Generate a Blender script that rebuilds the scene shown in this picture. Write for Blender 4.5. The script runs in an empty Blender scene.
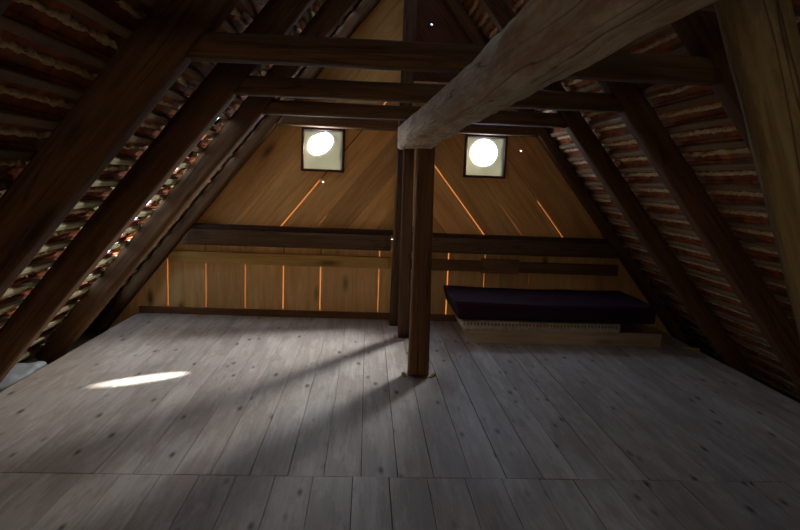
import bpy, bmesh, math, random
from mathutils import Vector, Matrix, noise
random.seed(7)
C = bpy.context.scene.collection
sc = bpy.context.scene
RX = 0.42                      # ridge x
SL = 1.2806                    # length of (0.8, 1)
GY = 6.70                      # gable wall plane

# ------------------------------------------------------------------ helpers
def tag(o, label=None, cat=None, group=None, kind=None):
    if label: o['label'] = label
    if cat: o['category'] = cat
    if group: o['group'] = group
    if kind: o['kind'] = kind
    return o

def empty(name, loc=(0, 0, 0)):
    o = bpy.data.objects.new(name, None); C.objects.link(o); o.location = loc
    o.empty_display_size = .1
    return o

def link(name, me, mat, parent=None, M=None):
    o = bpy.data.objects.new(name, me); C.objects.link(o)
    if mat: me.materials.append(mat)
    if M is not None: o.matrix_world = M
    if parent:
        o.parent = parent
        o.matrix_parent_inverse = Matrix.Translation(-Vector(parent.location))
    return o

def from_bm(name, bm, mat, parent=None, M=None, smooth=False):
    bmesh.ops.recalc_face_normals(bm, faces=bm.faces)
    me = bpy.data.meshes.new(name); bm.to_mesh(me); bm.free()
    if smooth:
        for p in me.polygons: p.use_smooth = True
    return link(name, me, mat, parent, M)

def add_box(bm, lo, hi):
    x0, y0, z0 = lo; x1, y1, z1 = hi
    v = [bm.verts.new(p) for p in ((x0,y0,z0),(x1,y0,z0),(x1,y1,z0),(x0,y1,z0),(x0,y0,z1),(x1,y0,z1),(x1,y1,z1),(x0,y1,z1))]
    for f in ((0,3,2,1),(4,5,6,7),(0,1,5,4),(1,2,6,5),(2,3,7,6),(3,0,4,7)): bm.faces.new([v[i] for i in f])

def box_obj(name, lo, hi, mat, parent=None, bevel=0.0, axis='X'):
    """box in world coordinates whose local X runs along its grain"""
    c = [(a+b)/2 for a, b in zip(lo, hi)]; d = [abs(b-a)/2 for a, b in zip(lo, hi)]
    if axis == 'X': M = Matrix.Translation(c); e = d
    elif axis == 'Y': M = Matrix.Translation(c) @ Matrix.Rotation(math.pi/2, 4, 'Z'); e = [d[1], d[0], d[2]]
    else: M = Matrix.Translation(c) @ Matrix.Rotation(-math.pi/2, 4, 'Y'); e = [d[2], d[1], d[0]]
    bm = bmesh.new(); add_box(bm, [-q for q in e], e)
    if bevel: bmesh.ops.bevel(bm, geom=bm.edges[:], offset=bevel, segments=2, affect='EDGES', profile=.5)
    return from_bm(name, bm, mat, parent, M)

def frame(p0, p1, up):
    x = (Vector(p1)-Vector(p0)); L = x.length; x.normalize()
    u = Vector(up); z = (u - x*u.dot(x)).normalized(); y = z.cross(x)
    M = Matrix(((x.x,y.x,z.x,p0[0]),(x.y,y.y,z.y,p0[1]),(x.z,y.z,z.z,p0[2]),(0,0,0,1)))
    return M, L

def timber(name, p0, p1, w, d, mat, up=(0,0,1), cham=.012, rough=.004, seed=0, parent=None, taper=(1,1), ring=None, wob=0.0, seg=.07):
    """a hewn timber: rounded-rectangle section, uneven faces, waney edges; local X is the grain"""
    M, L = frame(p0, p1, up)
    if ring is None:
        a, b, c = w/2, d/2, cham
        ring = []
        n = 5
        for (x0, y0, x1, y1) in ((-a+c,-b,a-c,-b),(a,-b+c,a,b-c),(a-c,b,-a+c,b),(-a,b-c,-a,-b+c)):
            for i in range(n): ring.append((x0+(x1-x0)*i/(n-1), y0+(y1-y0)*i/(n-1)))
    N = max(2, int(L/seg)); bm = bmesh.new(); rows = []
    off = Vector((seed*7.31, seed*3.17, seed*1.7))
    for i in range(N+1):
        t = i/N; x = t*L; k = taper[0]+(taper[1]-taper[0])*t
        wy = wob*noise.noise(Vector((x*.7, 0, 0))+off); wz = wob*noise.noise(Vector((x*.7, 9, 0))+off)
        r = []
        for (y, z) in ring:
            nn = noise.noise(Vector((x*1.6, y*9, z*9))+off)*1.0 + noise.noise(Vector((x*6, y*30, z*30))+off)*.45
            s = 1 + nn*rough/ max(.02, math.hypot(y, z))
            r.append(bm.verts.new((x, y*k*s+wy, z*k*s+wz)))
        rows.append(r)
    n = len(ring)
    for i in range(N):
        for j in range(n):
            bm.faces.new((rows[i][j], rows[i][(j+1)%n], rows[i+1][(j+1)%n], rows[i+1][j]))
    bm.faces.new(rows[0][::-1]); bm.faces.new(rows[-1])
    o = from_bm(name, bm, mat, parent, M, smooth=True)
    for p in o.data.polygons:
        if len(p.vertices) > 4: p.use_smooth = False
    return o

def slice_world(o, co, no):
    """saw a timber off along a plane, dropping what lies on the side the normal points to"""
    Mi = o.matrix_world.inverted(); c = Mi @ Vector(co); n = (Mi.to_3x3() @ Vector(no)).normalized()
    bm = bmesh.new(); bm.from_mesh(o.data)
    g = bmesh.ops.bisect_plane(bm, geom=bm.verts[:]+bm.edges[:]+bm.faces[:], plane_co=c, plane_no=n, clear_outer=True)
    ed = [e for e in g['geom_cut'] if isinstance(e, bmesh.types.BMEdge)]
    if ed:
        try: bmesh.ops.contextual_create(bm, geom=ed)
        except Exception: pass
    bm.to_mesh(o.data); bm.free()

# ------------------------------------------------------------------ materials
def ramp(nt, fac, stops):
    r = nt.nodes.new('ShaderNodeValToRGB'); e = r.color_ramp.elements
    while len(e) > 1: e.remove(e[-1])
    e[0].position, e[0].color = stops[0][0], (*stops[0][1], 1)
    for p, c in stops[1:]:
        q = e.new(p); q.color = (*c, 1)
    nt.links.new(fac, r.inputs[0]); return r.outputs[0]

def mix(nt, fac, a, b, mode='MIX'):
    m = nt.nodes.new('ShaderNodeMix'); m.data_type = 'RGBA'; m.blend_type = mode
    for s, v in ((0, fac), (6, a), (7, b)):
        if hasattr(v, 'links'): nt.links.new(v, m.inputs[s])
        elif s == 0: m.inputs[0].default_value = v
        else: m.inputs[s].default_value = (*v, 1)
    return m.outputs[2]

def math_(nt, op, a, b=None):
    m = nt.nodes.new('ShaderNodeMath'); m.operation = op
    for i, v in enumerate((a, b)):
        if v is None: continue
        if hasattr(v, 'links'): nt.links.new(v, m.inputs[i])
        else: m.inputs[i].default_value = v
    return m.outputs[0]

def base(name):
    m = bpy.data.materials.new(name); m.use_nodes = True; nt = m.node_tree
    b = nt.nodes['Principled BSDF']; b.inputs['Roughness'].default_value = .85
    b.inputs['Specular IOR Level'].default_value = .25
    return m, nt, b

def noise_tex(nt, vec, scale, detail=4, rough=.6, dist=0):
    n = nt.nodes.new('ShaderNodeTexNoise'); n.inputs['Scale'].default_value = scale
    n.inputs['Detail'].default_value = detail; n.inputs['Roughness'].default_value = rough
    n.inputs['Distortion'].default_value = dist
    nt.links.new(vec, n.inputs['Vector']); return n.outputs['Fac']

def mapping(nt, vec, scale):
    m = nt.nodes.new('ShaderNodeMapping'); nt.links.new(vec, m.inputs[0]); m.inputs['Scale'].default_value = scale
    return m.outputs[0]

def wood(name, dark, light, knots=.0, island=.15, stain=None, stain_amt=0., grain=14, bump=.35, rough=.85, spec=.25, knot_scale=(1.2, 4.5, 4.5), cracks=0.):
    m, nt, b = base(name)
    b.inputs['Roughness'].default_value = rough; b.inputs['Specular IOR Level'].default_value = spec
    tc = nt.nodes.new('ShaderNodeTexCoord'); ge = nt.nodes.new('ShaderNodeNewGeometry'); oi = nt.nodes.new('ShaderNodeObjectInfo')
    rnd = math_(nt, 'ADD', ge.outputs['Random Per Island'], oi.outputs['Random'])
    sc_ = nt.nodes.new('ShaderNodeVectorMath'); sc_.operation = 'SCALE'; sc_.inputs[0].default_value = (37, 19, 11); nt.links.new(rnd, sc_.inputs['Scale'])
    ad = nt.nodes.new('ShaderNodeVectorMath'); ad.operation = 'ADD'; nt.links.new(tc.outputs['Object'], ad.inputs[0]); nt.links.new(sc_.outputs[0], ad.inputs[1])
    v = ad.outputs[0]
    vg = mapping(nt, v, (.9, grain, grain))
    g = noise_tex(nt, vg, 1.6, 6, .65, .6)
    gf = noise_tex(nt, mapping(nt, v, (2.5, 70, 70)), 1.0, 3, .6)
    blot = noise_tex(nt, mapping(nt, v, (1, 2.2, 2.2)), 1.6, 3)
    f = math_(nt, 'ADD', math_(nt, 'MULTIPLY', g, .7), math_(nt, 'MULTIPLY', gf, .3))
    col = ramp(nt, f, [(.33, dark), (.66, light)])
    col = mix(nt, math_(nt, 'MULTIPLY', blot, .55), col, dark)
    if stain:
        st = noise_tex(nt, mapping(nt, v, (1.3, 5, 5)), 1.3, 5, .7)
        col = mix(nt, math_(nt, 'MULTIPLY', ramp(nt, st, [(.46, (0,0,0)), (.54, (1,1,1))]), stain_amt), col, stain)
    if cracks:
        cr = noise_tex(nt, mapping(nt, v, (.35, 8, 8)), 1.5, 2, .4, .2)
        line = ramp(nt, math_(nt, 'ABSOLUTE', math_(nt, 'SUBTRACT', cr, .5)), [(.0, (1,1,1)), (.012, (0,0,0))])
        col = mix(nt, math_(nt, 'MULTIPLY', line, cracks), col, [c*.15 for c in dark])
    if knots:
        vo = nt.nodes.new('ShaderNodeTexVoronoi'); vo.inputs['Scale'].default_value = 1
        wv = mapping(nt, v, knot_scale); nt.links.new(wv, vo.inputs['Vector'])
        k = ramp(nt, vo.outputs['Distance'], [(.06, (1,1,1)), (.15, (.35,.35,.35)), (.22, (0,0,0))])
        sel = nt.nodes.new('ShaderNodeSeparateColor'); nt.links.new(vo.outputs['Color'], sel.inputs[0])
        on = math_(nt, 'GREATER_THAN', sel.outputs[0], .3)
        col = mix(nt, math_(nt, 'MULTIPLY', math_(nt, 'MULTIPLY', k, on), knots), col, [c*.22 for c in dark])
    isl = nt.nodes.new('ShaderNodeMapRange'); nt.links.new(ge.outputs['Random Per Island'], isl.inputs[0])
    isl.inputs[3].default_value = 1-island; isl.inputs[4].default_value = 1+island
    hs = nt.nodes.new('ShaderNodeHueSaturation'); nt.links.new(col, hs.inputs['Color']); nt.links.new(isl.outputs[0], hs.inputs['Value'])
    nt.links.new(hs.outputs[0], b.inputs['Base Color'])
    bp = nt.nodes.new('ShaderNodeBump'); bp.inputs['Strength'].default_value = bump; bp.inputs['Distance'].default_value = .01
    nt.links.new(f, bp.inputs['Height']); nt.links.new(bp.outputs[0], b.inputs['Normal'])
    return m

def mottled(name, a, c, scale=12, bump=.5, detail=6, third=None, rough=.9, island=0.):
    m, nt, b = base(name); b.inputs['Roughness'].default_value = rough
    tc = nt.nodes.new('ShaderNodeTexCoord'); v = tc.outputs['Object']
    n = noise_tex(nt, v, scale, detail, .65)
    col = ramp(nt, n, [(.35, a), (.65, c)])
    if third:
        n2 = noise_tex(nt, v, scale*.45, 4, .6)
        col = mix(nt, ramp(nt, n2, [(.5, (0,0,0)), (.62, (1,1,1))]), col, third)
    if island:
        ge = nt.nodes.new('ShaderNodeNewGeometry')
        isl = nt.nodes.new('ShaderNodeMapRange'); nt.links.new(ge.outputs['Random Per Island'], isl.inputs[0])
        isl.inputs[3].default_value = 1-island; isl.inputs[4].default_value = 1+island
        hs = nt.nodes.new('ShaderNodeHueSaturation'); nt.links.new(col, hs.inputs['Color']); nt.links.new(isl.outputs[0], hs.inputs['Value'])
        col = hs.outputs[0]
    nt.links.new(col, b.inputs['Base Color'])
    bp = nt.nodes.new('ShaderNodeBump'); bp.inputs['Strength'].default_value = bump; bp.inputs['Distance'].default_value = .01
    nt.links.new(n, bp.inputs['Height']); nt.links.new(bp.outputs[0], b.inputs['Normal'])
    return m

def translucent(name, col, amt=.8):
    m = bpy.data.materials.new(name); m.use_nodes = True; nt = m.node_tree
    b = nt.nodes['Principled BSDF']; b.inputs['Base Color'].default_value = (*[c*.6 for c in col], 1); b.inputs['Roughness'].default_value = .7
    t = nt.nodes.new('ShaderNodeBsdfTranslucent'); t.inputs[0].default_value = (*col, 1)
    tc = nt.nodes.new('ShaderNodeTexCoord'); n = noise_tex(nt, tc.outputs['Object'], 6, 4)
    nt.links.new(mix(nt, math_(nt, 'MULTIPLY', n, .6), col, [c*.5 for c in col]), t.inputs[0])
    mx = nt.nodes.new('ShaderNodeMixShader'); mx.inputs[0].default_value = amt
    nt.links.new(b.outputs[0], mx.inputs[1]); nt.links.new(t.outputs[0], mx.inputs[2])
    nt.links.new(mx.outputs[0], nt.nodes['Material Output'].inputs[0])
    return m

m_raft = wood('old_rafter_wood', (.055,.024,.010), (.215,.105,.042), knots=.6, grain=16, cracks=.5)
m_raft_red = wood('reddish_rafter_wood', (.06,.024,.009), (.25,.11,.04), knots=.6, grain=16, cracks=.6)
m_collar = wood('collar_wood', (.07,.032,.012), (.29,.145,.058), knots=.8, grain=16, cracks=.5, knot_scale=(1.6, 6, 6))
m_post = wood('post_wood', (.11,.055,.028), (.32,.175,.09), knots=.7, grain=18, cracks=.7)
m_beam = wood('limewashed_beam_wood', (.38,.30,.18), (.92,.80,.56), knots=.6, grain=7, cracks=.8, stain=(.36,.15,.06), stain_amt=.5, bump=1.0)
m_log = wood('weathered_log_wood', (.15,.10,.035), (.44,.34,.16), knots=.5, grain=9, cracks=.8, stain=(.12,.06,.03), stain_amt=.5, bump=.8)
m_board = wood('gable_board_wood', (.54,.26,.075), (.93,.57,.23), knots=.85, island=.22, grain=9, cracks=.0, knot_scale=(1.3, 3.6, 3.6))
m_board_low = wood('pale_gable_board_wood', (.62,.34,.12), (.96,.66,.31), knots=.9, island=.16, grain=9, knot_scale=(1.6, 4.2, 4.2))
m_floor = wood('scrubbed_floorboard_wood', (.40,.36,.33), (.74,.69,.64), knots=1.0, island=.10, grain=10, bump=.12, rough=.5, spec=.4, knot_scale=(3.6, 9.5, 9.5), stain=(.26,.19,.15), stain_amt=.35)
m_rail = wood('yellow_rail_wood', (.40,.23,.06), (.74,.47,.16), knots=.8, grain=12)
m_rail_dk = wood('brown_rail_wood', (.09,.045,.02), (.28,.15,.07), knots=.8, grain=12)
m_tie = wood('dark_tie_wood', (.06,.033,.018), (.22,.125,.065), knots=.6, grain=16, cracks=.6)
m_batten = wood('grey_batten_wood', (.17,.105,.055), (.38,.26,.15), knots=.4, grain=20, island=.1)
m_batten_pale = wood('pale_batten_wood', (.42,.38,.22), (.66,.60,.38), knots=.4, grain=20, island=.1)
m_frame = wood('window_frame_wood', (.035,.016,.012), (.12,.06,.04), grain=20)
m_base = wood('pine_base_wood', (.45,.33,.22), (.70,.56,.40), knots=.6, grain=12)
m_tile = mottled('red_clay_tile', (.20,.05,.02), (.48,.14,.05), 9, third=(.26,.12,.06), island=.25)
m_mortar = mottled('crumbly_lime_mortar', (.52,.36,.17), (.86,.66,.37), 30, bump=1)
m_dark = mottled('dusty_subfloor', (.05,.04,.03), (.12,.09,.07), 8)
m_velvet = mottled('aubergine_fabric', (.022,.006,.018), (.038,.011,.030), 60, bump=.2)
m_ticking = mottled('off_white_ticking', (.42,.35,.27), (.62,.54,.43), 25, bump=.3)
m_piping = mottled('mattress_piping', (.2,.15,.1), (.3,.22,.15), 40)
m_sack = mottled('grey_blue_plastic', (.28,.32,.36), (.46,.52,.56), 8, bump=.6, rough=.5)
m_slat = translucent('gap_glow_translucent', (.46,.25,.12))  # translucent orange stands in for sunlight on the gap edges
m_pane = translucent('dusty_pane', (.34,.31,.235), .7)

# ------------------------------------------------------------------ floor
def plank_field(bounds, x0s, z0, z1, jitter=.002):
    """planks along local X (= world Y); local Y = -world X"""
    bm = bmesh.new()
    for (ya, yb, seams) in bounds:
        for a, b in zip(seams[:-1], seams[1:]):
            dz = random.uniform(-jitter, jitter)
            g = random.uniform(.0014, .0028)
            add_box(bm, (ya, -b+g, z0+dz), (yb, -a-g, z1+dz))
    return bm
def seams(start, end, first, w=.1985, jit=.012):
    s = [first]
    while s[-1]+w < end: s.append(s[-1]+w+random.uniform(-jit, jit))
    s.append(end)
    t = [first]
    while t[-1]-w > start: t.append(t[-1]-w+random.uniform(-jit, jit))
    t.append(start)
    return sorted(set(t[1:]+s))
s_back = seams(-2.47, 3.31, .014); s_front = seams(-2.47, 3.31, -.03)
bm = plank_field([(3.023, 6.655, s_back), (-3.2, 3.018, s_front)], None, -.03, 0)
fl = from_bm('floor', bm, m_floor, None, Matrix.Rotation(math.pi/2, 4, 'Z'))
tag(fl, kind='structure')
sub = box_obj('floor', (-3.9, -3.3, -.32), (4.7, 6.9, -.2), m_dark); sub['kind'] = 'structure'

# ------------------------------------------------------------------ roof slopes
OUT = {-1: .17, 1: .12}
PITCH = {-1: (.138, .088), 1: (.1245, -.022)}     # vertical course spacing, phase of the battens
def slope_mat(s):
    up = Vector((-s*.8, 0, 1))/SL
    n = Vector((s*1, 0, .8))/SL
    o = Vector((RX+s*(3.05+OUT[s]), 0, 0))
    # local X = along world Y (grain), local Y = up the slope, local Z = n (outward)
    x = up.cross(n)
    return Matrix(((x.x, up.x, n.x, o.x), (x.y, up.y, n.y, o.y), (x.z, up.z, n.z, o.z), (0, 0, 0, 1))), (1 if x.y > 0 else -1)
roof = empty('ceiling'); roof['kind'] = 'structure'
ORD = ['lowest', 'second', 'third', 'fourth', 'fifth', 'sixth', 'seventh', 'eighth', 'ninth', 'tenth', 'eleventh', 'twelfth', 'thirteenth',
       'fourteenth', 'fifteenth', 'sixteenth', 'seventeenth', 'eighteenth', 'nineteenth', 'twentieth', 'twenty-first', 'twenty-second',
       'twenty-third', 'twenty-fourth', 'twenty-fifth', 'twenty-sixth', 'twenty-seventh', 'twenty-eighth', 'twenty-ninth', 'thirtieth', 'thirty-first', 'thirty-second', 'thirty-third']
Y0, Y1 = -3.2, 6.78
for s in (-1, 1):
    M, sg = slope_mat(s)
    p, ph = PITCH[s]
    zmax = (3.05+OUT[s])/.8
    k0 = math.ceil((-.45-ph)/p)
    tiles = bmesh.new(); mort = bmesh.new()
    k = k0; nb = 0
    while ph+k*p < zmax+.05:
        z = ph+k*p; v = z*SL
        vt, vb = v+.012, (z-p)*SL-.035
        # holes: courses whose tile corner has slipped beside a rafter
        holes = []
        if s == -1:
            if .55 < z < 2.05: holes.append((5.25+random.uniform(-.02, .02), random.uniform(.15, .20)))
            if .3 < z < 3.5: holes.append((6.42+random.uniform(-.02, .02), random.uniform(.12, .17)))
            if .1 < z < 1.3 and k % 3 == 0: holes.append((4.02, .022))
        
        u = Y0 - (.08 if k % 2 else 0)
        tw = .165
        def tile(ua, ub, va, vb_, n0=.055, n1=.032):
            xs = (sg*ua, sg*ub)
            vs = []
            for (xx, vv, nn) in ((xs[0], va, n0), (xs[1], va, n0), (xs[1], vb_, n1), (xs[0], vb_, n1)):
                vs.append(tiles.verts.new((xx, vv, nn)))
            for (xx, vv, nn) in ((xs[0], va, n0), (xs[1], va, n0), (xs[1], vb_, n1), (xs[0], vb_, n1)):
                vs.append(tiles.verts.new((xx, vv, nn+.016)))
            for f in ((0,3,2,1),(4,5,6,7),(0,1,5,4),(1,2,6,5),(2,3,7,6),(3,0,4,7)): tiles.faces.new([vs[i] for i in f])
        while u < Y1:
            ua, ub = u, min(u+tw, Y1+.02)
            hh = [h for h in holes if ua-h[1] < h[0] < ub+h[1]]
            jn = random.uniform(-.002, .002)
            if not hh: tile(ua, ub, vb, vt, .055+jn, .032+jn)
            else:
                hc, hw = hh[0]; hg = .036+.012*math.sin(k*2.3)
                a, b = max(ua, hc-hw/2), min(ub, hc+hw/2)
                if a > ua: tile(ua, a, vb, vt)
                if b < ub: tile(b, ub, vb, vt)
                if b > a:   # only the middle of the course stays open
                    tile(a, b, vb, v-p*SL*.5-hg); tile(a, b, v-p*SL*.5+hg, vt)
            u += tw
        # mortar squeezed out between the courses, lumpy with a ragged lower edge
        N = int((Y1-Y0)/.014); prev = None
        vm = v-p*SL*.58
        for i in range(N+1):
            uu = Y0+(Y1-Y0)*i/N
            q = Vector((uu*4, k*3.3, s*5)); q2 = Vector((uu*22, k*1.3, s*2)); q3 = Vector((uu*60, k*2.1, 0))
            c = vm+.008*noise.noise(q)
            top = c+.017+(.019 if s < 0 else .013)*noise.noise(q2)+(.008 if s < 0 else .003)*noise.noise(q3*.7)+.006*max(0, noise.noise(q3+Vector((3,0,0))))
            bot = c-.016-(.014 if s < 0 else .005)*noise.noise(q2+Vector((7,0,0)))-.022*max(0, noise.noise(q3)-.28)
            h = .010+.012*abs(noise.noise(q2+Vector((0,5,0))))+.006*noise.noise(q3)
            nn = .042
            cut = any(abs(uu-hc) < hw/2+.004 for hc, hw in holes)
            keep = noise.noise(Vector((uu*1.1, k*5.1, s))) > -.55 and not cut
            row = None
            if keep:
                row = [mort.verts.new((sg*uu, top, nn+.008)), mort.verts.new((sg*uu, top-.006, nn-h)), mort.verts.new((sg*uu, c, nn-h*1.25)),
                       mort.verts.new((sg*uu, bot+.006, nn-h*.8)), mort.verts.new((sg*uu, bot, nn+.012))]
                if prev:
                    for j in range(4): mort.faces.new((prev[j], prev[j+1], row[j+1], row[j]))
            prev = row
        # batten
        if z > -.16 and z < zmax-.06:
            pt = lambda yy: M @ Vector((sg*yy, v-.022, .0135))
            side = 'left' if s < 0 else 'right'
            nrm = Vector((s, 0, .8))/SL
            spliced = (s == -1 and z < 1.7)
            runs = [(Y0+.03, 2.97, False), (2.98, GY-.02, True)] if spliced else [(Y0+.03, GY-.02, False)]  # low left battens turn paler beyond the near rafter
            for ya, yb, pale in runs:
                b = timber('roof_batten', tuple(pt(ya)), tuple(pt(yb)), .042 if s < 0 else .040, .027, m_batten_pale if pale else m_batten, up=nrm, cham=.003, rough=.001, seed=k+s*50+(9 if pale else 0), seg=.5)
                if pale: lb = f'pale roof batten on the far left slope, {ORD[nb]} counting up from the floor'
                elif spliced: lb = f'old brown roof batten on the near left slope, {ORD[nb]} counting up from the floor'
                else: lb = f'old brown roof batten under the {side} tile slope, {ORD[nb]} counting up from the floor'
                tag(b, lb, 'batten', 'pale roof battens of the left slope' if pale else f'old roof battens of the {side} slope')
            nb += 1
        k += 1
    t_o = from_bm('tile_slope', tiles, m_tile, roof, M)
    mo = bpy.data.objects.new('mortar', None) if False else None
    me = bpy.data.meshes.new('mortar'); mort.to_mesh(me); mort.free()
    for q in me.polygons: q.use_smooth = True
    me.materials.append(m_mortar)
    mo = bpy.data.objects.new('mortar', me); C.objects.link(mo); mo.parent = t_o
    t_o['label'] = 'red clay roof tiles with gaps of daylight' if s < 0 else 'red clay roof tiles laid tight'
# eaves: a board closing the gap between tiles and subfloor on each side
for s in (-1, 1):
    xe = RX+s*(3.05+OUT[s]+.36)
    b = box_obj('trim_1' if s < 0 else 'trim_2', (min(xe, xe+s*.1), Y0, -.5), (max(xe, xe+s*.1), Y1, -.15), m_dark, axis='Y'); b['kind'] = 'structure'

# ------------------------------------------------------------------ rafters, collar beams
YK = [1.74, 2.97, 4.20, 5.43, 6.60]
INL = [.06, .14, .085, .06, .0]
INR = [.15, .14, .10, .08, .015]
WHERE = ['nearest the camera, only its corner showing', 'starting the near bay', 'in the middle of the roof', 'second from the boarded gable', 'tight against the boarded gable']
CW = ['topmost in view at the upper right corner', 'nearest of the collars crossing the whole view', 'second of the collars crossing the view', 'just in front of the one at the gable', 'directly above the two round windows']
for k, Y in enumerate(YK):
    for s in (-1, 1):
        inn = (INL if s < 0 else INR)[k]; out = OUT[s]
        mid = (out-inn)/2; dep = (out+inn)*.7809
        X = lambda z: RX+s*(3.05+mid-.8*z)
        z1 = (3.05+mid)/.8-.02; z0 = -.17
        nrm = Vector((s, 0, .8))/SL
        w = .145 if k < 4 else .13
        side = 'left' if s < 0 else 'right'
        o = timber('rafter', (X(z0), Y+(0 if s < 0 else .0), z0), (X(z1), Y, z1), w, dep-.004, m_raft_red if s > 0 and k in (2,) else m_raft,
                   up=nrm, cham=.016 if s < 0 else .012, rough=.005, seed=k*2+s+20, wob=.004)
        slice_world(o, (RX-s*-.002, 0, 0), (-s, 0, 0))
        tag(o, f'dark rough-hewn {side} roof rafter {WHERE[k]}', 'rafter', f'{side} rafters')
    # collar beam
    zc = 2.125; 
    hl = 3.05-(INL[k])-.8*zc+.05; hr = 3.05-INR[k]-.8*zc+.05
    o = timber('collar_beam', (RX-hl, Y, zc), (RX+hr, Y, zc), .13, .115, m_collar, up=(0,0,1), cham=.012, rough=.004, seed=k+60, wob=.005)
    slice_world(o, (RX-(3.05-INL[k])+.0, 0, 0), (-1, 0, .8)); slice_world(o, (RX+(3.05-INR[k]), 0, 0), (1, 0, .8))
    tag(o, f'brown wooden collar beam {CW[k]}', 'beam', 'collar beams')

# ------------------------------------------------------------------ the big longitudinal beam and its posts
def loft_beam(name, secs, mat, seed=0):
    """secs: list of (y, [(x,z)*n]) sections joined along world Y; local X is the grain"""
    y0, y1 = secs[0][0], secs[-1][0]
    bm = bmesh.new(); rows = []
    N = int(abs(y1-y0)/.04); n = len(secs[0][1])
    for i in range(N+1):
        t = i/N; y = y0+(y1-y0)*t
        q = max(j for j in range(len(secs)-1) if secs[j][0] <= y+1e-6); A, B = secs[q][1], secs[q+1][1]
        t = (y-secs[q][0])/(secs[q+1][0]-secs[q][0])
        pts = [((a[0]*(1-t)+b[0]*t), (a[1]*(1-t)+b[1]*t)) for a, b in zip(A, B)]
        # refine ring: each edge split in 6
        ring = []
        for j in range(n):
            a, b = pts[j], pts[(j+1) % n]
            for q in range(6): ring.append((a[0]+(b[0]-a[0])*q/6, a[1]+(b[1]-a[1])*q/6))
        cx = sum(p[0] for p in ring)/len(ring); cz = sum(p[1] for p in ring)/len(ring)
        r = []
        for (x, z) in ring:
            d = Vector((x-cx, 0, z-cz)); L = max(d.length, .01)
            nn = noise.noise(Vector((x*7+seed, y*2.2, z*7)))*.011+noise.noise(Vector((x*22, y*9, z*22+seed)))*.005
            d *= 1+nn/L
            r.append(bm.verts.new((y, -(cx+d.x), cz+d.z)))
        rows.append(r)
    m = len(rows[0])
    for i in range(N):
        for j in range(m): bm.faces.new((rows[i][j], rows[i][(j+1) % m], rows[i+1][(j+1) % m], rows[i+1][j]))
    bm.faces.new(rows[0][::-1]); bm.faces.new(rows[-1])
    return from_bm(name, bm, mat, None, Matrix.Rotation(math.pi/2, 4, 'Z'), smooth=True)
S1 = [(.385,1.855), (.405,1.83), (.505,1.83), (.535,1.86), (.545,2.03), (.52,2.062), (.44,2.062), (.40,2.00)]
S3 = [(.315,1.855), (.335,1.835), (.505,1.835), (.535,1.865), (.545,2.03), (.51,2.062), (.415,2.062), (.345,1.99)]
S4 = [(.270,1.845), (.290,1.825), (.515,1.83), (.545,1.86), (.55,2.03), (.52,2.060), (.355,2.060), (.285,1.995)]
S5 = [(.250,1.835), (.270,1.815), (.53,1.82), (.555,1.85), (.555,2.03), (.52,2.060), (.30,2.058), (.252,2.0)]
beam = loft_beam('main_beam', [(-3.15, S1), (1.5, S1), (3.1, S3), (4.5, S4), (5.46, S5)], m_beam, 3)
tag(beam, 'massive pale limewashed hewn beam running lengthwise under the collar beams', 'beam')
# main post
post = timber('post', (.452, 4.72, 0.0), (.49, 5.35, 1.845), .155, .15, m_post, up=(0,-1,0), cham=.012, rough=.004, seed=81, taper=(1.02, .96))
tag(post, 'square brown wooden post holding up the far end of the pale beam', 'post')
p3 = timber('post', (.405, 5.93, 0.0), (.345, 5.36, 1.845), .115, .07, m_tie, up=(0,-1,0), cham=.006, rough=.002, seed=82, taper=(1, .8))
tag(p3, 'slim leaning dark post standing between the main post and the gable', 'post')
kp = timber('post', (.345, 6.42, 0.0), (.375, 6.42, 3.70), .13, .12, m_tie, up=(0,-1,0), cham=.01, rough=.003, seed=83)
tag(kp, 'tall dark king post rising to the ridge at the middle of the gable', 'post')
# near round strut
ring = [(math.cos(a)*.093, math.sin(a)*.078) for a in [i*math.pi*2/28 for i in range(28)]]
lg = timber('post', (1.75, 1.575, 0.0), (.775, 1.575, 2.5), .2, .2, m_log, up=(0,-1,0), ring=ring, rough=.007, seed=84, wob=.02, taper=(1.05, .90))
tag(lg, 'thick round weathered log strut leaning outwards close by on the right', 'post')

# wedges under the posts
for (x, y, r, lb) in ((.340, 4.70, .5, 'small orange wooden wedge at the left foot of the main post'),
                   (.565, 4.69, -.4, 'small orange wooden wedge at the right foot of the main post'),
                   (.320, 5.88, .3, 'small orange wooden wedge at the foot of the slim leaning post')):
    bm = bmesh.new()
    vs = [bm.verts.new(q) for q in ((-.03,-.014,0),(.03,-.014,0),(.03,.014,0),(-.03,.014,0),(.03,-.012,.02),(.03,.012,.02),(-.03,-.012,.004),(-.03,.012,.004))]
    for f in ((3,2,1,0),(0,1,4,6),(1,2,5,4),(2,3,7,5),(3,0,6,7),(6,4,5,7)): bm.faces.new([vs[i] for i in f])
    w = from_bm('wooden_wedge', bm, m_rail, None, Matrix.Translation((x, y, .002)) @ Matrix.Rotation(r+1.3, 4, 'Z'))
    tag(w, lb, 'wedge', 'wedges at the post feet')

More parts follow.
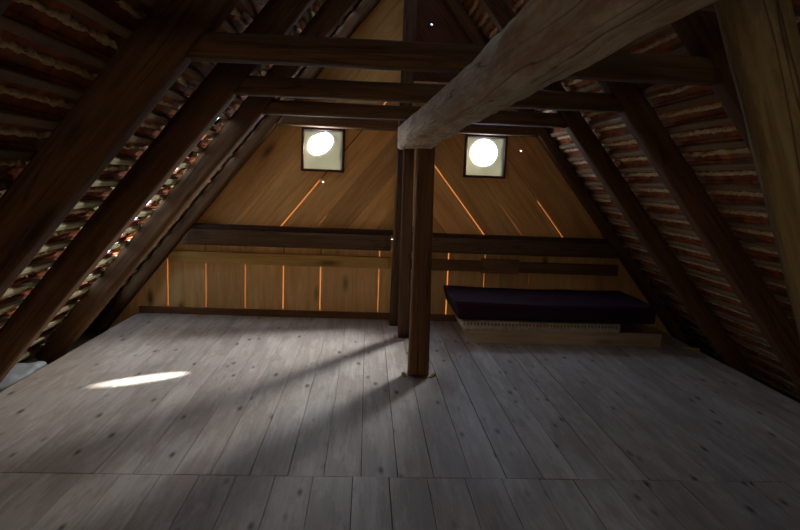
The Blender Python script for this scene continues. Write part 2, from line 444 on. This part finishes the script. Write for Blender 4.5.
# ------------------------------------------------------------------ the gable wall
wall = empty('wall_back', (RX, GY, 0)); wall['kind'] = 'structure'
def clip(poly, a, b, c):
    """keep a*x+b*z <= c"""
    out = []
    for i in range(len(poly)):
        p, q = poly[i], poly[(i+1) % len(poly)]
        dp, dq = a*p[0]+b*p[1]-c, a*q[0]+b*q[1]-c
        if dp <= 0: out.append(p)
        if (dp < 0 < dq) or (dq < 0 < dp):
            t = dp/(dp-dq); out.append((p[0]+(q[0]-p[0])*t, p[1]+(q[1]-p[1])*t))
    return out
def prism(bm, poly, y0, y1, conv):
    if len(poly) < 3: return
    a = [bm.verts.new(conv(x, y0, z)) for x, z in poly]; b = [bm.verts.new(conv(x, y1, z)) for x, z in poly]
    n = len(poly)
    bm.faces.new(a[::-1]); bm.faces.new(b)
    for i in range(n): bm.faces.new((a[i], a[(i+1) % n], b[(i+1) % n], b[i]))
def cut_out(obj, cutters):
    """boolean difference baked into the mesh"""
    for c in cutters:
        md = obj.modifiers.new('cut', 'BOOLEAN'); md.operation = 'DIFFERENCE'; md.solver = 'EXACT'; md.object = c
    dg = bpy.context.evaluated_depsgraph_get(); me = bpy.data.meshes.new_from_object(obj.evaluated_get(dg))
    obj.modifiers.clear(); obj.data = me
WIN = [(-.49, 1.835, .205, 'left'), (1.268, 1.838, .205, 'right')]
KNOT = [(-.484, 1.494, .0115), (1.66, 1.915, .0125), (.62, 3.188, .0125)]
def clad(name, dirv, lines, conds, zlo, zhi, mat, y0, y1):
    """boards along dirv in the gable plane; lines = list of (x at z=1.07 , gap half width)"""
    d = Vector((dirv[0], 0, dirv[1])).normalized(); n = Vector((0, -1, 0))
    yv = n.cross(d)
    M = Matrix(((d.x, yv.x, n.x, RX), (d.y, yv.y, n.y, GY), (d.z, yv.z, n.z, 1.07), (0, 0, 0, 1))); Mi = M.inverted()
    conv = lambda x, y, z: Mi @ Vector((x, y, z))
    bm = bmesh.new(); sl = bmesh.new()
    for (a, ga), (b, gb) in zip(lines[:-1], lines[1:]):
        dy = random.uniform(-.003, .003)
        k = dirv[0]/dirv[1]
        L = lambda x, z: (x+k*(z-1.07), z)
        poly = [L(a+ga, -1), L(b-gb, -1), L(b-gb, 5), L(a+ga, 5)]
        for c in conds: poly = clip(poly, *c)
        prism(bm, poly, y0+dy, y1+dy, conv)
    sh = bmesh.new()
    for (a, ga) in lines[1:-1]:
        poly = [L(a-.045, -1), L(a+.045, -1), L(a+.045, 5), L(a-.045, 5)]
        for c in conds: poly = clip(poly, *c)
        edges = GLOW.get(round(a, 3), ())
        z_ = -1.
        for (za, zb) in edges:
            prism(sl, clip(clip(poly, 0, 1, zb), 0, -1, -za), y1+.006, y1+.014, conv)
            prism(sh, clip(clip(poly, 0, 1, za), 0, -1, -z_), y1+.006, y1+.014, conv); z_ = zb
        prism(sh, clip(poly, 0, -1, -z_), y1+.006, y1+.014, conv)
    o = from_bm(name, bm, mat, wall, M)
    so = from_bm('gap_strip', sh, m_tie, wall, M); so['label'] = 'dark cover strips outside the board joints'
    return o, sl, M, so
GLOW = {-1.39: ((1.02, 1.2),), -.872: ((.95, 1.52), (2.32, 2.45)), -.487: ((.95, 1.15),), 1.24: ((.95, 1.76),), 1.67: ((.95, 1.35),), 2.13: ((.95, 1.38),), .925: ((0, .9),), 1.336: ((.3, .9),), 1.846: ((.3, .62),),
        -2.147: ((.07, .6),), -1.737: ((.07, .62),), -1.312: ((.07, .6),), -.896: ((.07, .62),), -.489: ((.07, .64),), .156: ((.05, .9),)}
ri = lambda s: (s*1.0, .8, s*RX+3.05+OUT[s]+.06)
g, t_ = .008, .0014
left_lines = [(-2.4, 0), (-1.98, t_), (-1.80, t_), (-1.39, .002), (-.872, g), (-.487, .002), (-.15, .0014), (.16, t_), (.5, 0)]
up_l, sl1, M1, so1 = clad('plank_cladding', (.8, 1), left_lines, [ri(-1), (1, 0, RX), (0, -1, -.9)], 0, 0, m_board, GY, GY+.022)
right_lines = [(.2, 0), (.50, t_), (.82, t_), (1.24, g), (1.67, .0028), (2.13, .006), (2.5, t_), (2.9, 0)]
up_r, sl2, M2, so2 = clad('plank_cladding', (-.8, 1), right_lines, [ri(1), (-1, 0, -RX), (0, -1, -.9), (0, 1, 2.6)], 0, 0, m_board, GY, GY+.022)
m_board_dark = wood('dark_red_board_wood', (.06,.018,.010), (.17,.055,.03), island=.2, grain=9)  # darker, redder tone for the topmost boards on the right
up_d, sl4, M4, so4 = clad('plank_cladding', (-.8, 1), right_lines+[(3.3, 0)], [ri(1), (-1, 0, -RX), (0, -1, -2.602)], 0, 0, m_board_dark, GY, GY+.022)
up_d['label'] = 'dark reddish boards high up beside the king post'
low_lines = [(-3.2, 0), (-2.56, .001), (-2.147, .0068), (-1.737, .006), (-1.312, .0048), (-.896, .007), (-.489, .006), (-.134, .0015), (.156, .004), (.52, .0015), (.925, .007),
             (1.336, .004), (1.51, .001), (1.846, .003), (2.25, .0012), (2.66, .001), (3.05, .001), (4.0, 0)]
low, sl3, M3, so3 = clad('plank_cladding', (0, 1), low_lines, [ri(-1), ri(1), (0, 1, .895), (0, -1, .3)], 0, 0, m_board_low, GY, GY+.022)
up_l['label'] = 'wide orange-brown boards slanting up to the right'
up_r['label'] = 'wide orange-brown boards slanting up to the left'
low['label'] = 'pale upright boards with glowing gaps'
# strips added behind every gap; translucent ones imitate sunlit gap edges
cuts = []
for (x, z, h, sd) in WIN:
    bm = bmesh.new(); add_box(bm, (x-h, GY-.1, z-h), (x+h, GY+.1, z+h)); cuts.append(from_bm('cutter', bm, None))
for (x, z, r) in KNOT:
    bm = bmesh.new()
    bmesh.ops.create_cone(bm, cap_ends=True, segments=9, radius1=r, radius2=r*.8, depth=.2,
        matrix=Matrix.Translation((x, GY, z)) @ Matrix.Rotation(.5, 4, 'Y') @ Matrix.Diagonal((1.1, 1, .75, 1)) @ Matrix.Rotation(math.pi/2, 4, 'X'))
    cuts.append(from_bm('cutter', bm, None))
for o, sl, M, so in ((up_l, sl1, M1, so1), (up_r, sl2, M2, so2), (low, sl3, M3, so3), (up_d, sl4, M4, so4)):
    s_o = from_bm('gap_strip', sl, m_slat, wall, M)
    s_o['label'] = 'thin translucent strips added outside the board gaps to imitate orange sunlight'
    if o is not low:
        bpy.context.view_layer.update()
        cut_out(o, cuts); cut_out(s_o, cuts); cut_out(so, cuts)
for c in cuts: bpy.data.objects.remove(c)

# windows
def window(idx, x, z, h, holec, ra, rb, tilt):
    w = empty(f'window_{idx}', (x, GY, z)); w['kind'] = 'structure'
    f = .026
    for lo, hi, ax in (((x-h-f, GY-.035, z-h-f), (x-h, GY+.03, z+h+f), 'Z'), ((x+h, GY-.035, z-h-f), (x+h+f, GY+.03, z+h+f), 'Z'),
                   ((x-h, GY-.035, z-h-f), (x+h, GY+.03, z-h), 'X'), ((x-h, GY-.035, z+h), (x+h, GY+.03, z+h+f), 'X')):
        box_obj('window_frame', lo, hi, m_frame, w, axis=ax, bevel=.003)
    # dusty pane with the round opening in it
    bm = bmesh.new(); n = 48; y0, y1 = GY+.010, GY+.014
    inner = []; outer = []
    for i in range(n):
        a = i*2*math.pi/n
        px, pz = math.cos(a)*ra, math.sin(a)*rb
        inner.append((holec[0]+px*math.cos(tilt)-pz*math.sin(tilt), holec[1]+px*math.sin(tilt)+pz*math.cos(tilt)))
        dx, dz = math.cos(a), math.sin(a); k = h/max(abs(dx), abs(dz))
        outer.append((x+dx*k, z+dz*k))
    for yy in (y0, y1):
        iv = [bm.verts.new((p[0], yy, p[1])) for p in inner]; ov = [bm.verts.new((p[0], yy, p[1])) for p in outer]
        for i in range(n):
            j = (i+1) % n; bm.faces.new((iv[i], iv[j], ov[j], ov[i]))
    from_bm('pane', bm, m_pane, w)
    return w
window(1, *WIN[0][:3], (-.522, 1.905), .150, .108, math.radians(38))
window(2, *WIN[1][:3], (1.254, 1.880), .148, .146, 0)

# tie beam, ledge, rails, baseboard on the gable
o = timber('tie_beam', (-1.95, 6.615, .865), (.27, 6.615, .865), .14, .165, m_tie, cham=.01, rough=.003, seed=90); slice_world(o, (RX-3.04, 0, 0), (-1, 0, .8)); tag(o, 'dark brown horizontal tie beam across the gable left of the king post', 'beam')
o = timber('tie_beam', (.43, 6.615, .865), (2.80, 6.615, .865), .14, .165, m_tie, cham=.01, rough=.003, seed=91); slice_world(o, (RX+3.03, 0, 0), (1, 0, .8)); tag(o, 'dark brown horizontal tie beam across the gable right of the king post', 'beam')
o = box_obj('trim_3', (-1.85, 6.60, .95), (.29, 6.697, 1.0), m_frame, bevel=.004); o['kind'] = 'structure'
o = box_obj('trim_4', (.43, 6.60, .95), (2.70, 6.697, .985), m_frame, bevel=.004); o['kind'] = 'structure'
o = box_obj('wall_rail', (-2.12, 6.64, .575), (.27, 6.698, .70), m_rail, bevel=.004); tag(o, 'yellowish new wooden rail nailed across the upright boards, left of the posts', 'rail')
o = box_obj('wall_rail', (.43, 6.64, .575), (2.84, 6.698, .695), m_rail_dk, bevel=.004); tag(o, 'brown wooden rail across the upright boards above the purple mattress', 'rail')
o = box_obj('patch_board', (1.283, 6.61, .565), (1.70, 6.639, .725), m_post, bevel=.003); tag(o, 'short brown patch board nailed on the rail above the purple mattress', 'board')
o = box_obj('baseboard_back', (-2.45, 6.66, 0.0), (3.2, 6.698, .07), m_rail_dk, bevel=.003); o['kind'] = 'structure'

# end wall behind the camera
bm = bmesh.new(); 
e = bmesh.new(); Mw = Matrix.Translation((0, 0, 0))
for i in range(22):
    a = -3.9+i*.4; poly = [(a, -.3), (a+.4, -.3), (a+.4, 5), (a, 5)]
    poly = clip(poly, *ri(-1)); poly = clip(poly, *ri(1))
    if len(poly) >= 3: prism(e, poly, -3.26, -3.21, lambda x, y, z: Vector((z, y, x)))
wf = from_bm('wall_front', e, m_board, None, Matrix(((0,0,1,0),(0,1,0,0),(1,0,0,0),(0,0,0,1)))); wf['kind'] = 'structure'

w3 = empty('window_3', (0, -3.2, 1.7)); w3['kind'] = 'structure'  # unseen window frame added around the rear fill lamp
for lo, hi, ax in (((-.42, -3.209, 1.28), (-.35, -3.15, 2.12), 'Z'), ((.35, -3.209, 1.28), (.42, -3.15, 2.12), 'Z'),
                   ((-.35, -3.209, 1.28), (.35, -3.15, 1.35), 'X'), ((-.35, -3.209, 2.05), (.35, -3.15, 2.12), 'X'), ((-.015, -3.185, 1.35), (.015, -3.16, 2.05), 'Z')):
    box_obj('window_frame', lo, hi, m_frame, w3, axis=ax, bevel=.004)

# ------------------------------------------------------------------ bedding
def soft_box(name, lo, hi, mat, parent, r=.04, sag=0., nx=60, seed=0, skew=0.):
    bm = bmesh.new()
    X, Y, Z = [hi[i]-lo[i] for i in range(3)]
    bmesh.ops.create_cube(bm, size=1)
    for v in bm.verts: v.co = Vector((lo[0]+(v.co.x+.5)*X, lo[1]+(v.co.y+.5)*Y, lo[2]+(v.co.z+.5)*Z))
    bmesh.ops.bevel(bm, geom=bm.edges[:], offset=r, segments=5, affect='EDGES', profile=.6)
    for i in range(1, nx):
        xx = lo[0]+X*i/nx
        bmesh.ops.bisect_plane(bm, geom=bm.verts[:]+bm.edges[:]+bm.faces[:], plane_co=(xx, 0, 0), plane_no=(1, 0, 0))
    for i in range(1, 14):
        yy = lo[1]+Y*i/14
        bmesh.ops.bisect_plane(bm, geom=bm.verts[:]+bm.edges[:]+bm.faces[:], plane_co=(0, yy, 0), plane_no=(0, 1, 0))
    for v in bm.verts:
        t = (v.co.x-lo[0])/X; h = (v.co.z-lo[2])/Z
        q = noise.noise(Vector((v.co.x*2.5+seed, v.co.y*3, 0)))
        v.co.z += h*(-sag*math.sin(t*math.pi)*.6+.010*q)
        v.co.y += .012*noise.noise(Vector((v.co.x*2+seed, 4, v.co.z*8)))
        v.co.x += skew*(1-t)*(1-h)
    me_o = from_bm(name, bm, mat, parent, None, smooth=True)
    return me_o
bs = empty('bed_base', (1.95, 6.2, 0)); tag(bs, 'low pale pine bed base lying on the floor under the stacked mattresses', 'bed base')
box_obj('front_board', (1.04, 5.77, .0), (2.97, 5.80, .135), m_base, bs, .003)
box_obj('top_board', (1.04, 5.80, .115), (2.97, 6.25, .135), m_base, bs, .003)
for x in (1.062, 2.93): box_obj('end_board', (x-.02, 5.80, 0), (x+.02, 6.25, .114), m_base, bs, .002, axis='Y')
mt = empty('mattress', (1.7, 6.2, .135)); tag(mt, 'thin off-white mattress sandwiched between the pine base and the purple mattress', 'mattress')
soft_box('pad', (.955, 5.71, .137), (2.52, 6.22, .232), m_ticking, mt, .03, 0, 40, 3)
bm = bmesh.new()
for i in range(46):       # stitched tufts along the top edge
    x = .97+i*.034
    bmesh.ops.create_uvsphere(bm, u_segments=8, v_segments=6, radius=.013, matrix=Matrix.Translation((x, 5.694, .205)) @ Matrix.Diagonal((.8, .5, 1.2, 1)))
from_bm('stitched_edge', bm, m_piping, mt, None, smooth=True)
pm = empty('mattress', (1.9, 6.2, .235)); tag(pm, 'thick dark purple mattress on top of the stack against the gable', 'mattress')
soft_box('cushion', (.86, 5.70, .243), (2.86, 6.60, .425), m_velvet, pm, .03, .03, 60, 8, .05)
bm = bmesh.new()
for zz in (.262, .40):
    N = 60
    prev = None
    for i in range(N+1):
        x = .93+(2.79-.93)*i/N
        y = 5.694+.012*noise.noise(Vector((x*2+8, 4, zz*8)))
        z_ = zz+((zz-.237)/.188)*(-.03*math.sin((x-.86)/2*math.pi)*.6)
        r = [bm.verts.new((x, y+math.cos(a)*.006, z_+math.sin(a)*.006)) for a in [j*math.pi/3 for j in range(6)]]
        if prev:
            for j in range(6): bm.faces.new((prev[j], prev[(j+1) % 6], r[(j+1) % 6], r[j]))
        prev = r
from_bm('piping', bm, m_velvet, pm, None, smooth=True)

# sack of insulation lying in the left eave
bm = bmesh.new(); bmesh.ops.create_icosphere(bm, subdivisions=4, radius=1)
for v in bm.verts:
    p = v.co.copy(); p = Vector([math.copysign(abs(c)**.6, c) for c in p])
    k = 1+.16*noise.noise(p*1.7)+.07*noise.noise(p*5)
    v.co = Vector((p.x*.17*k, p.y*.36*k, max(-.09, p.z*.10*k)))
sk = from_bm('sack', bm, m_sack, None, Matrix.Translation((-2.70, 4.76, -.15)) @ Matrix.Rotation(.25, 4, 'Z'), smooth=True)
tag(sk, 'crumpled pale grey-blue plastic sack lying in the left eave beside the floor', 'sack')

# scraps of wood at the right edge of the floor
for i, (x, y, l, a, lb) in enumerate(((3.02, 5.9, .22, .6, 'long splintered wood scrap on the floor right of the bed base'), (3.16, 5.72, .16, -.5, 'short wood scrap at the right floor edge beside the rafter foot'),
                     (3.12, 6.15, .18, 1.4, 'bent wood scrap in the dark corner behind the bed base'))):
    o = timber('wood_scrap', (x, y, .016), (x+math.cos(a)*l, y+math.sin(a)*l, .022), .03, .02, m_rail, cham=.004, rough=.004, seed=i+200, seg=.02)
    tag(o, lb, 'scrap', 'wood scraps')

# ------------------------------------------------------------------ light
def light(name, kind, loc, target, energy, color, **kw):
    l = bpy.data.lights.new(name, kind); l.energy = energy; l.color = color
    for a, b in kw.items(): setattr(l, a, b)
    o = bpy.data.objects.new(name, l); C.objects.link(o); o.location = loc
    o.rotation_euler = (Vector(target)-Vector(loc)).to_track_quat('-Z', 'Y').to_euler()
    return o
sd = Vector((-2.98, -2.30, -1.94))
light('sun', 'SUN', (6, 10, 6), Vector((6, 10, 6))+sd, 30, (1, .96, .88), angle=math.radians(1.2))
yl = GY+.016
L1 = light('window_glow', 'AREA', (-.522, yl, 1.905), (-.522, yl-1, 1.905), 7, (.8, .9, 1), shape='ELLIPSE', size=.30, size_y=.216)
L1.rotation_euler = (Matrix.Rotation(-math.radians(38), 4, 'Y') @ Matrix.Rotation(math.radians(-90), 4, 'X')).to_euler()
L2 = light('window_glow', 'AREA', (1.254, yl, 1.880), (1.254, yl-1, 1.880), 5.5, (.6, .76, 1), shape='DISK', size=.296)
light('rear_fill', 'AREA', (.0, -3.195, 1.7), (.0, 5, 1.7), 14, (1, .80, .53), shape='RECTANGLE', size=.7, size_y=.7, spread=math.radians(140))  # warm fill lamp added behind the camera to lift the near beams
for (x, z, e) in ((-.522, 1.905, 110), (1.254, 1.880, 560)):
    light('window_haze', 'SPOT', (x, GY-.01, z), Vector((x, GY-.01, z))+sd, e, (1, .98, .94), spot_size=math.radians(66), spot_blend=1.0, shadow_soft_size=.17)
w = bpy.data.worlds.new('sky'); sc.world = w; w.use_nodes = True
bg = w.node_tree.nodes['Background']; bg.inputs[0].default_value = (.55, .76, 1, 1); bg.inputs[1].default_value = 6.0

# ------------------------------------------------------------------ camera
cam = bpy.data.cameras.new('camera'); co = bpy.data.objects.new('camera', cam); C.objects.link(co)
pt, yw, rl = (math.radians(a) for a in (7.94, 3.3, 2.3))
F = Vector((math.sin(yw)*math.cos(pt), math.cos(yw)*math.cos(pt), -math.sin(pt)))
R0 = Vector((math.cos(yw), -math.sin(yw), 0)); U0 = R0.cross(F)
R1 = R0*math.cos(rl)+U0*math.sin(rl); U1 = U0*math.cos(rl)-R0*math.sin(rl)
co.matrix_world = Matrix(((R1.x, U1.x, -F.x, 0), (R1.y, U1.y, -F.y, 0), (R1.z, U1.z, -F.z, 1.55), (0, 0, 0, 1)))
cam.sensor_width = 36; cam.lens = 610/800*36; cam.clip_start = .05
sc.camera = co
sc.view_settings.view_transform = 'Standard'; sc.view_settings.look = 'None'
sc.view_settings.exposure = 0; sc.view_settings.gamma = 1; sc.view_settings.use_curve_mapping = False
sc.cycles.use_denoising = True
sc.cycles.max_bounces = 8; sc.cycles.diffuse_bounces = 5
sc.cycles.sample_clamp_indirect = 4
sc.cycles.use_adaptive_sampling = False
